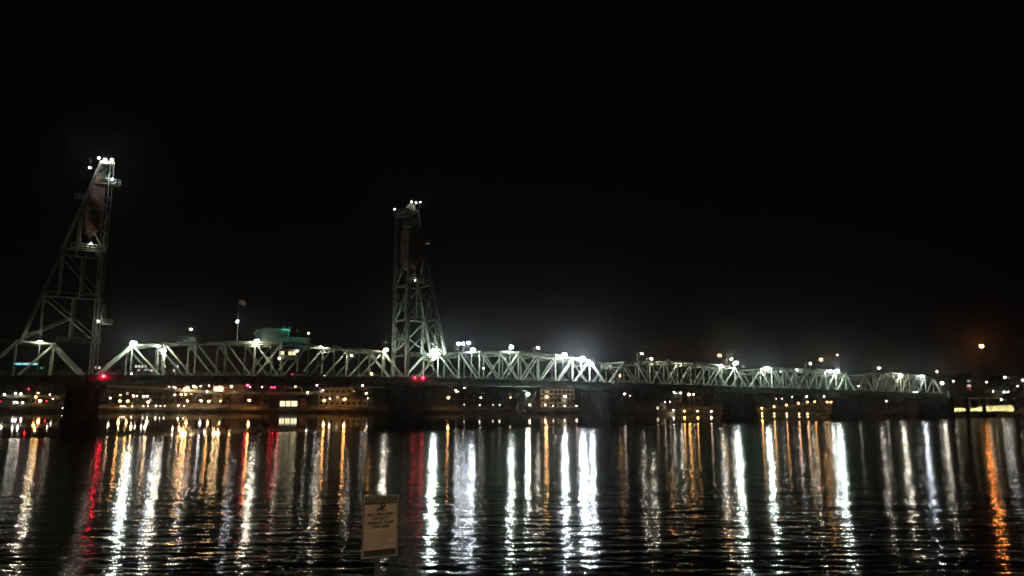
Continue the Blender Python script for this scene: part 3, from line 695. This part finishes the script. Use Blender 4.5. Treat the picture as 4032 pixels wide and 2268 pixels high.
# ---------------------------------------------------------------- buildings
def house(name, x0, x1, ytop, off, depth, mat, label, cat="building", lit=(), cols=0, rows=0, roof=.5, wcol=(1, .8, .5), L=1.2, cut=None):
    Y = bankY((x0+x1)/2, off); a = px(x0, ytop, Y); b = px(x1, ytop, Y); top = a.z; g = ground(off)-1
    e = empty(name, ((a.x+b.x)/2, Y, g), 0, label=label, cat=cat); W = b.x-a.x; H = top-g
    m = MB(); m.box((-W/2, 0, 0), (W/2, depth, H)); m.box((-W/2-.15, -.15, H), (W/2+.15, depth+.15, H+roof)); m.build("walls", mat, e)
    m = MB(); m.box((-W*.28, depth*.3, H+roof), (W*.1, depth*.7, H+roof+1.6)); m.build("roof_plant", DARK, e)
    if cols:
        for i in range(cols):
            for j in range(rows):
                cw, rh = W/cols, (H-1.2)/rows
                x = -W/2+cw*(i+.5); z = 1.2+rh*(j+.45); hw, hh = min(.9, cw*.32), min(.85, rh*.3)
                on = (i, j) in lit
                m = MB(); m.box((x-hw, -.04, z-hh), (x+hw, .0, z+hh)); wn = m.build("window", emit(wcol, L) if on else GLASS, e)
                m = MB(); m.box((x-hw-.1, -.1, z-hh-.14), (x+hw+.1, -.0, z-hh-.01)); m.build("sill", CREAM, wn)
    return e, W, H
# building with three big lit windows
e, W, H = house("riverside_building", 1062, 1182, 1571, 10, 14, BRICK, "low dark building with three big bright yellow windows")
for k, (xa, xb) in enumerate([(1103, 1121), (1126, 1143), (1148, 1170)]):
    Y = bankY(1122, 10); p = px(xa, 1579, Y); q = px(xb, 1600, Y); o = e.location
    m = MB(); m.box((p.x-o.x, -.05, q.z-o.z), (q.x-o.x, 0, p.z-o.z)); wn = m.build("window", emit((1, .84, .5), 1.5), e)
    m = MB(); xm = (p.x+q.x)/2-o.x; m.box((xm-.07, -.14, q.z-o.z), (xm+.07, -.06, p.z-o.z)); m.box((p.x-o.x-.1, -.16, q.z-o.z-.2), (q.x-o.x+.1, -.06, q.z-o.z)); m.build("frame", DARK, wn)
house("apartment_building", 1255, 1450, 1528, 34, 18, CREAM, "wide pale building lit orange left of the right pier", cols=9, rows=3, lit={(0, 2), (3, 1), (6, 2)}, L=.5)
house("apartment_building", 2130, 2262, 1533, 28, 20, CREAM, "pale building behind two tall lamps and the sea wall", cols=8, rows=4, lit={(1, 3), (5, 1)}, L=.5)
house("office_building", 2296, 2345, 1545, 34, 16, CREAM, "narrow grey building right of the pale one", cols=3, rows=3, lit={(2, 1)}, L=.3)
house("boathouse", 2583, 2596, 1592, 3, 8, DARK, "narrow boathouse with one lit window beside the dock", "boathouse", cols=1, rows=1, lit={(0, 0)}, L=.9)
house("boathouse", 2600, 2622, 1592, 4, 8, CREAM, "wider pale boathouse behind the moored boat", "boathouse", cols=2, rows=1, lit={(1, 0)}, L=.3)
house("warehouse", 420, 640, 1536, 80, 30, DARK, "long dark warehouse right of the left tower pier", cols=12, rows=2, lit={(4, 1), (9, 0)}, L=.5)
house("warehouse", 640, 800, 1512, 95, 30, BRICK, "dark brick warehouse behind the brightest road lamps", cols=9, rows=3, lit={(1, 2), (2, 2), (5, 2), (6, 1), (7, 2)}, wcol=(1, .85, .6), L=1.3)
house("lit_garage", 842, 880, 1523, 58, 8, CREAM, "glowing orange box building beside the elevated road", "building", cols=1, rows=1, lit=set())
house("warehouse", 884, 960, 1516, 90, 20, CREAM, "pale striped warehouse lit orange beside the glowing box", cols=6, rows=1)
for k, x in enumerate((852, 868)): post_lamp(x, 1533, 55, .95, (1, .66, .3), 34, "%s of two huge warm lamps before the glowing box building" % ("left", "right")[k], "huge warm lamps", name="street_lamp")
# building with lit colonnade seen through the truss
Y = bankY(2385, 150); p = px(2360, 1426, Y); q = px(2425, 1426, Y); g = ground(150)-1
e = empty("tall_building", ((p.x+q.x)/2, Y, g), 0, label="tall dark building with a bright row of top windows behind the bridge", cat="building"); W = q.x-p.x; H = p.z-g
m = MB(); m.box((-W/2, 0, 0), (W/2, 14, H-1)); m.build("walls", DARK, e)
m = MB(); m.box((-W/2-.3, -.8, H-1), (W/2*.3, 14, H)); m.box((-W/2-.1, -.86, H-.7), (W/2*.28, -.8, H-.1)); m.build("roof_slab", CREAM, e)
for k in range(6):
    m = MB(); x = -W/2+1.2+k*1.55; m.box((x, -.06, H-5.6), (x+.95, -.0, H-2.0)); m.build("window", emit((1, .95, .8), .75), e)
for k in range(5):
    for j in range(2):
        m = MB(); x = W/2-3.4+j*1.4; z = H-6-k*3.2; m.box((x, -.06, z-.9), (x+.8, 0, z+.4)); m.build("window", emit((.95, 1, .95), .45) if (k+j) % 3 else GLASS, e)
# cyan light strip building beyond the left span
Y = bankY(100, 210); p = px(54, 1429, Y); q = px(146, 1437, Y); g = ground(210)-1
e = empty("office_block", ((p.x+q.x)/2, Y, g), 0, label="dark block with a long cyan light strip behind the left span", cat="building"); W = q.x-p.x; H = p.z-g+1
m = MB(); m.box((-W/2-4, 0, 0), (W/2+6, 18, H)); m.build("walls", DARK, e)
m = MB(); m.box((-W/2, -.2, q.z-g), (-W/2+W*.36, -.02, p.z-g)); m.build("light_strip", emit((.35, .9, 1), .9), e)
m = MB(); m.box((-W/2+W*.40, -.2, q.z-g), (W/2, -.02, p.z-g)); m.build("light_strip", emit((.4, .9, 1), .95), e)
m = MB(); m.box((W/2+3.2, -.2, q.z-g-3.2), (W/2+5.2, -.02, q.z-g-2.0)); m.build("exit_light", emit((.05, 1, .3), .5), e)
# row of small lit office windows seen through the lift span's left half
Y = bankY(570, 120); p = px(530, 1436, Y); q = px(690, 1436, Y); g = ground(120)-1
e, W, H = house("office_block", 530, 706, 1434, 120, 20, DARK, "dark office block with small bright windows behind the lift span", cols=14, rows=9,
    lit={(0, 8), (1, 7), (2, 8), (3, 8), (4, 7), (1, 8), (5, 7), (9, 8), (12, 7), (3, 7), (13, 8)}, wcol=(1, .95, .85), L=.9)
e, W, H = house("office_block", 372, 425, 1440, 120, 20, DARK, "narrow dark block with a few bright windows behind the left pier", cols=4, rows=9, lit={(0, 8), (1, 8), (3, 8), (2, 7)}, wcol=(1, .95, .85), L=.8)

# ---------------------------------------------------------------- right bank: bridge approach, lit retaining wall, road sign
ab = empty("bridge_approach", b2w((345, 0, 0)), BTH, label="dark concrete approach ramp on round columns at the right end of the bridge", cat="ramp")
m = MB(); m.beam((.4, BW/2, dh(345)-.5), (60, BW/2, dh(405)-.3), BW+5.4, 1.4); m.build("deck", DECK, ab)
for n in (-2.5, BW+2.5): MB().beam((.4, n, dh(345)+.75), (60, n, dh(405)+.95), .2, 1.1).build("parapet", DECK, ab)
for s in (9, 22, 38):
    for n in (0.8, BW-.8): MB().tube((s, n, -2), (s, n, dh(345)-1.0), .8, .8, 12).build("column", CONC, ab)
Ya = bankY(3745, 9); a = px(3745, 1600, Ya); Yb = bankY(3990, 11); b = px(3990, 1596, Yb)
rw = empty("retaining_wall", (a.x, a.y, 2.2), 0, label="bright yellowish lit retaining wall above the right shore", cat="wall")
d = b-a; m = MB(); m.beam((0, 0, .9), (d.x, d.y, 1.5), .5, 1.9); m.beam((d.x*.45, d.y*.45, 2.2), (d.x, d.y, 2.9), .5, 1.4); m.build("wall", surf("yellow_stone", (.55, .5, .32), .8, .15, .5), rw)
for k in range(7):
    q = a.lerp(b, .06+k*.15) + Vector((0, -2.4, .9))
    e = empty("wall_washer", (q.x, q.y, ground(6)), 0, label="low lamp washing the retaining wall at the right, %s from the left" % ORD[k], cat="lamp", group="lamps along the retaining wall")
    m = MB(); m.tube((0, 0, 0), (0, 0, .5), .08); m.box((-.5, -.22, .2), (.5, -.1, 1.1)); m.build("lamp_housing", DARK, e)
    m = MB(); m.box((-.4, -.09, .45), (.4, .05, .75)); m.build("lamp_lens", emit((1, .92, .55), 210), e)
p = at(3815, 1512, 26)
e = empty("road_sign", (p.x, p.y, ground(26)), 0, label="two stacked white road signs with a small red light below", cat="road sign"); h = p.z-ground(26)
m = MB(); m.tube((0, .1, 0), (0, .1, h+2.5), .12); m.build("pole", POLE, e)
m = MB(); m.box((-.8, -.06, h+1.0), (.8, 0, h+2.0)); m.build("sign_panel", emit((.9, .85, .7), .35), e)
m = MB(); m.box((-1.0, -.06, h-1.6), (1.0, 0, h-.2)); m.build("sign_panel", emit((.9, .87, .75), .5), e)
m = MB(); m.ball((.4, -.1, h-2.2), .36); m.build("red_light", emit((1, .03, .05), 1.2), e)

# ---------------------------------------------------------------- vehicles
def car(x, y, n, label, body, flip=1, I=12, kind="car"):
    v = onb(x, y, n); s = v[0]; e = empty("car", b2w((s, n, dh(s)+.06)), BTH+(0 if flip > 0 else math.pi), label=label, cat="car", group="cars on the bridge deck")
    m = MB(); m.prism([(-2.2, .35), (2.15, .35), (2.25, .75), (1.25, .95), (.6, 1.45), (-1.1, 1.48), (-1.9, .98), (-2.25, .9)], -.85, .85); m.build("body", body, e)
    m = MB(); m.prism([(1.1, .98), (.58, 1.38), (-1.05, 1.4), (-1.7, 1.0)], -.87, -.855); m.prism([(1.1, .98), (.58, 1.38), (-1.05, 1.4), (-1.7, 1.0)], .855, .87); m.build("side_windows", GLASS, e)
    for a in (-1.4, 1.4):
        for b in (-.88, .68): MB().tube((a, b, .33), (a, b+.2, .33), .33, .33, 14).build("wheel", DARK, e)
    for b in (-.62, .62):
        MB().ball((2.22, b, .66), .15).build("headlight", emit((1, .97, .88), I/(math.pi*.15**2)), e)
        MB().ball((-2.24, b, .8), .11).build("tail_light", emit(RED, 8), e)
CARP = surf("silver_car_paint", (.35, .35, .36), .25, .1, 3, .6)
car(3613, 1532, 2.0, "car with bright headlights on the farthest truss span", CARP, -1, 14)
car(560, 1468, 6.6, "car with headlights on at the left end of the lift span", surf("dark_car_paint", (.05, .05, .07), .25, .1, 3, .3), -1, 3)
car(1185, 1474, 6.6, "car near the middle of the lift span", CARP, 1, 2)
car(1240, 1474, 6.6, "dark car following near the middle of the lift span", surf("blue_car_paint", (.04, .06, .12), .25, .1, 3, .3), 1, 2)

# ---------------------------------------------------------------- trees on the far bank
def tree_meshes(seed):
    rnd = random.Random(seed); t = MB(); t.tube((0, 0, 0), (0, 0, 3.2), .32, .2, 7)
    limbs = []
    for k in range(7):
        a = rnd.uniform(0, 6.28); z = rnd.uniform(2.4, 3.4); q = Vector((math.cos(a)*rnd.uniform(1.2, 2.6), math.sin(a)*rnd.uniform(1.2, 2.6), rnd.uniform(4.6, 7.6)))
        t.tube((0, 0, z), q, .13, .05, 5); limbs.append(q)
    limbs.append(Vector((0, 0, 8.2))); c = MB()
    for q in limbs:
        for k in range(130):
            v = Vector((rnd.gauss(0, 1), rnd.gauss(0, 1), rnd.gauss(0, .8)))*rnd.uniform(.55, .85); p = q+v; s = rnd.uniform(.12, .3)
            u = Vector((rnd.uniform(-1, 1), rnd.uniform(-1, 1), rnd.uniform(-1, 1))).normalized(); w_ = u.orthogonal().normalized()
            c.add([p-u*s, p+w_*s*.6, p+u*s, p-w_*s*.6], [(0, 1, 2, 3)])
    return t, c
protos = []
for sd in range(3):
    t, c = tree_meshes(sd+3); protos.append((t, c))
trees = [(345, 1588, 12, 1.0), (650, 1590, 10, .9), (905, 1588, 12, .9), (1035, 1588, 12, 1.0), (1215, 1580, 12, 1.1), (1400, 1570, 20, 1.2), (1425, 1572, 16, 1.1), (1480, 1570, 14, 1.3), (1700, 1575, 12, 1.2), (1830, 1570, 14, 1.2), (1870, 1575, 18, 1.0),
         (1925, 1572, 12, 1.1), (1985, 1575, 14, 1.3), (2035, 1570, 12, 1.2), (2120, 1580, 20, .9), (2185, 1578, 12, .9), (2250, 1582, 12, .7), (2310, 1575, 16, 1.0), (2370, 1570, 14, 1.2), (2420, 1572, 14, 1.2), (2500, 1572, 12, 1.3), (2545, 1575, 12, 1.1),
         (2660, 1572, 16, 1.0), (2760, 1570, 10, 1.3), (2800, 1570, 12, 1.1), (2850, 1570, 12, 1.3), (2920, 1565, 16, 1.3), (3040, 1568, 30, 1.3), (3110, 1566, 32, 1.2), (3230, 1568, 28, 1.2), (3350, 1570, 14, 1.3), (3400, 1570, 12, 1.4),
         (3450, 1565, 16, 1.5), (3500, 1570, 12, 1.2), (3570, 1565, 18, 1.4), (3640, 1568, 14, 1.2), (3700, 1560, 30, 1.4), (3850, 1540, 40, 1.5), (3930, 1545, 34, 1.2), (4000, 1555, 20, 1.3)]
made = {}
for i, (x, y, off, sc_) in enumerate(trees):
    k = i % 3; Y = bankY(x, off); p = px(x, y, Y); g = ground(off)-.2
    e = empty("tree", (p.x, p.y, g), random.uniform(0, 6.28), label="dark leafy tree on the far bank, number %s from the left" % (ORD[i] if i < 20 else ("twenty " if i < 40 else "")+ORD[i-20]), cat="tree", group="trees along the far bank"); e.scale = (sc_*1.15,)*3
    if k in made:
        for src in made[k]:
            c = src.copy(); COL.objects.link(c); c.parent = e
    else:
        made[k] = [protos[k][0].build("trunk", BARK, e), protos[k][1].build("crown", LEAF, e)]

# ---------------------------------------------------------------- warning sign in front
sg = px(1487, 2300, 9.4)
gz = 1.3
tl, tr, br, bl = (1433, 1957), (1570, 1947), (1563, 2185), (1423, 2201)
YL, YR = 9.29, 9.52
P = [px(*tl, YL), px(*tr, YR), px(*br, YR), px(*bl, YL)]
cx = sum((p for p in P), Vector())/4
W = ((P[1]-P[0]).length+(P[2]-P[3]).length)/2; H = ((P[0]-P[3]).length+(P[1]-P[2]).length)/2
ux = ((P[1]-P[0])+(P[2]-P[3])).normalized(); yaw = math.atan2(ux.y, ux.x)
sign = empty("warning_sign", (cx.x, cx.y, gz), yaw, label="tan WARNING no lifeguard sign on a thin post in front of the river", cat="sign")
zc = cx.z-gz; tilt = math.atan2(ux.z, Vector((ux.x, ux.y)).length)
def S(mb, name, mat, parent=sign):
    o = mb.build(name, mat, parent); return o
panel_m = MB(); panel_m.box((-W/2, .0, -H/2), (W/2, .012, H/2)); panel = S(panel_m, "panel", SIGNB); panel.location = (0, 0, zc)
def plate(x0, x1, z0, z1, name, mat, d=.004):
    m = MB(); m.box((x0, -d, z0), (x1, 0, z1)); return m.build(name, mat, panel)
plate(-W/2+.018, W/2-.018, H/2-.095, H/2-.012, "header_band", SIGNK)
plate(-W/2+.018, W/2-.018, -H/2+.012, -H/2+.085, "footer_band", SIGNK)
b_ = MB()
for x0, x1, z0, z1 in [(-W/2-.006, -W/2+.006, -H/2-.006, H/2+.006), (W/2-.006, W/2+.006, -H/2-.006, H/2+.006), (-W/2+.006, W/2-.006, H/2-.006, H/2+.006), (-W/2+.006, W/2-.006, -H/2-.006, -H/2+.006)]:
    b_.box((x0, -.008, z0), (x1, .016, z1))
b_.build("frame", ALU, panel)
b_ = MB()
for x in (-W/2+.014, W/2-.018): b_.box((x, -.003, -H/2+.085), (x+.004, 0, H/2-.095))
b_.build("border_line", SIGNK, panel)
MB().box((-.03, .013, -zc-.6), (.03, .04, H/2-.05)).build("post", ROOF, sign).location = (-.02, 0, zc)
def text(s, size, z, mat, d=.006, bold=.0, wscale=1.0, parent=panel):
    cu = bpy.data.curves.new("t", 'FONT'); cu.body = s; cu.size = size; cu.align_x = 'CENTER'; cu.align_y = 'CENTER'; cu.offset = bold; cu.extrude = .0012
    ob = bpy.data.objects.new("t", cu); COL.objects.link(ob)
    dg = bpy.context.evaluated_depsgraph_get(); me = bpy.data.meshes.new_from_object(ob.evaluated_get(dg)); bpy.data.objects.remove(ob)
    me.name = "lettering"; me.materials.clear(); me.materials.append(mat)
    o = bpy.data.objects.new("lettering", me); COL.objects.link(o); o.parent = parent; o.location = (0, -d, z); o.rotation_euler = (R(90), 0, 0); o.scale = (wscale, 1, 1)
    return o
text("WARNING", .088, H/2-.054, SIGNH, .006, .003, .90)
for s, z in [("NO LIFEGUARD", .135), ("ON DUTY", .090), ("SWIM AT YOUR", .040), ("OWN RISK", -.005)]:
    text(s, .046, z, SIGNK, .003, .0018)
# swimmer symbol: head, body and arm, waves
sw = MB(); zc0 = .212
pts = [(.045+.017*math.cos(2*math.pi*k/14), zc0+.02+.017*math.sin(2*math.pi*k/14)) for k in range(14)]; sw.prism(pts, -.004, -.001)
sw.prism([(-.075, zc0-.03), (.0, zc0+.012), (-.012, zc0+.045), (.0, zc0+.062), (.04, zc0+.058), (.045, zc0+.045), (.012, zc0+.042), (.03, zc0+.0), (.055, zc0-.025)], -.004, -.001)
for k in range(5): x = -.075+k*.031; sw.prism([(x, zc0-.04), (x+.015, zc0-.05), (x+.031, zc0-.04), (x+.031, zc0-.034), (x+.015, zc0-.043), (x, zc0-.034)], -.004, -.001)
sw.build("swimmer_symbol", SIGNK, panel)
rr = random.Random(3)
for i in range(6):      # fine print: too small to read in the photograph, so worn dashes
    m = MB(); z = -.075-i*.03+(-.012 if i > 3 else 0); x = -W/2+.045
    end = (W/2-.04) if i not in (3, 5) else .06
    while x < end:
        l = rr.uniform(.012, .04); m.box((x, -.0022, z-.0035), (min(x+l, end), 0, z+.0035)); x += l+.008
    m.build("fine_print", surf("faded_print_%d" % i, (.12, .09, .06), .6), panel)
# the path lamp behind the photographer that lights the sign
e = empty("path_lamp", (9, -9, 3.2), 0, label="orange path lamp on the near bank behind the viewer", cat="street lamp")
MB().tube((0, 0, 0), (0, 0, 4.2), .08, .05).build("pole", POLE, e); MB().tube((0, 0, 4.45), (0, 0, 4.6), .3, .1).build("lamp_housing", POLE, e)
lens(e, (0, 0, 4.3), .18, (1, .76, .55), 150, .8)

# ---------------------------------------------------------------- night haze
HZ = 0.00014
if HZ:
    m = MB(); m.box((-900, -90, -4), (900, 1400, 130)); o = m.build("haze", STEEL); o.data.materials.clear()
    hm = bpy.data.materials.new("haze"); hm.use_nodes = True; t = hm.node_tree; t.nodes.remove(t.nodes["Principled BSDF"])
    v = t.nodes.new("ShaderNodeVolumePrincipled"); v.inputs["Color"].default_value = (.92, .96, .94, 1); v.inputs["Density"].default_value = HZ; v.inputs["Anisotropy"].default_value = .96
    t.links.new(v.outputs[0], t.nodes["Material Output"].inputs["Volume"]); o.data.materials.append(hm); tag(o, kind='stuff')
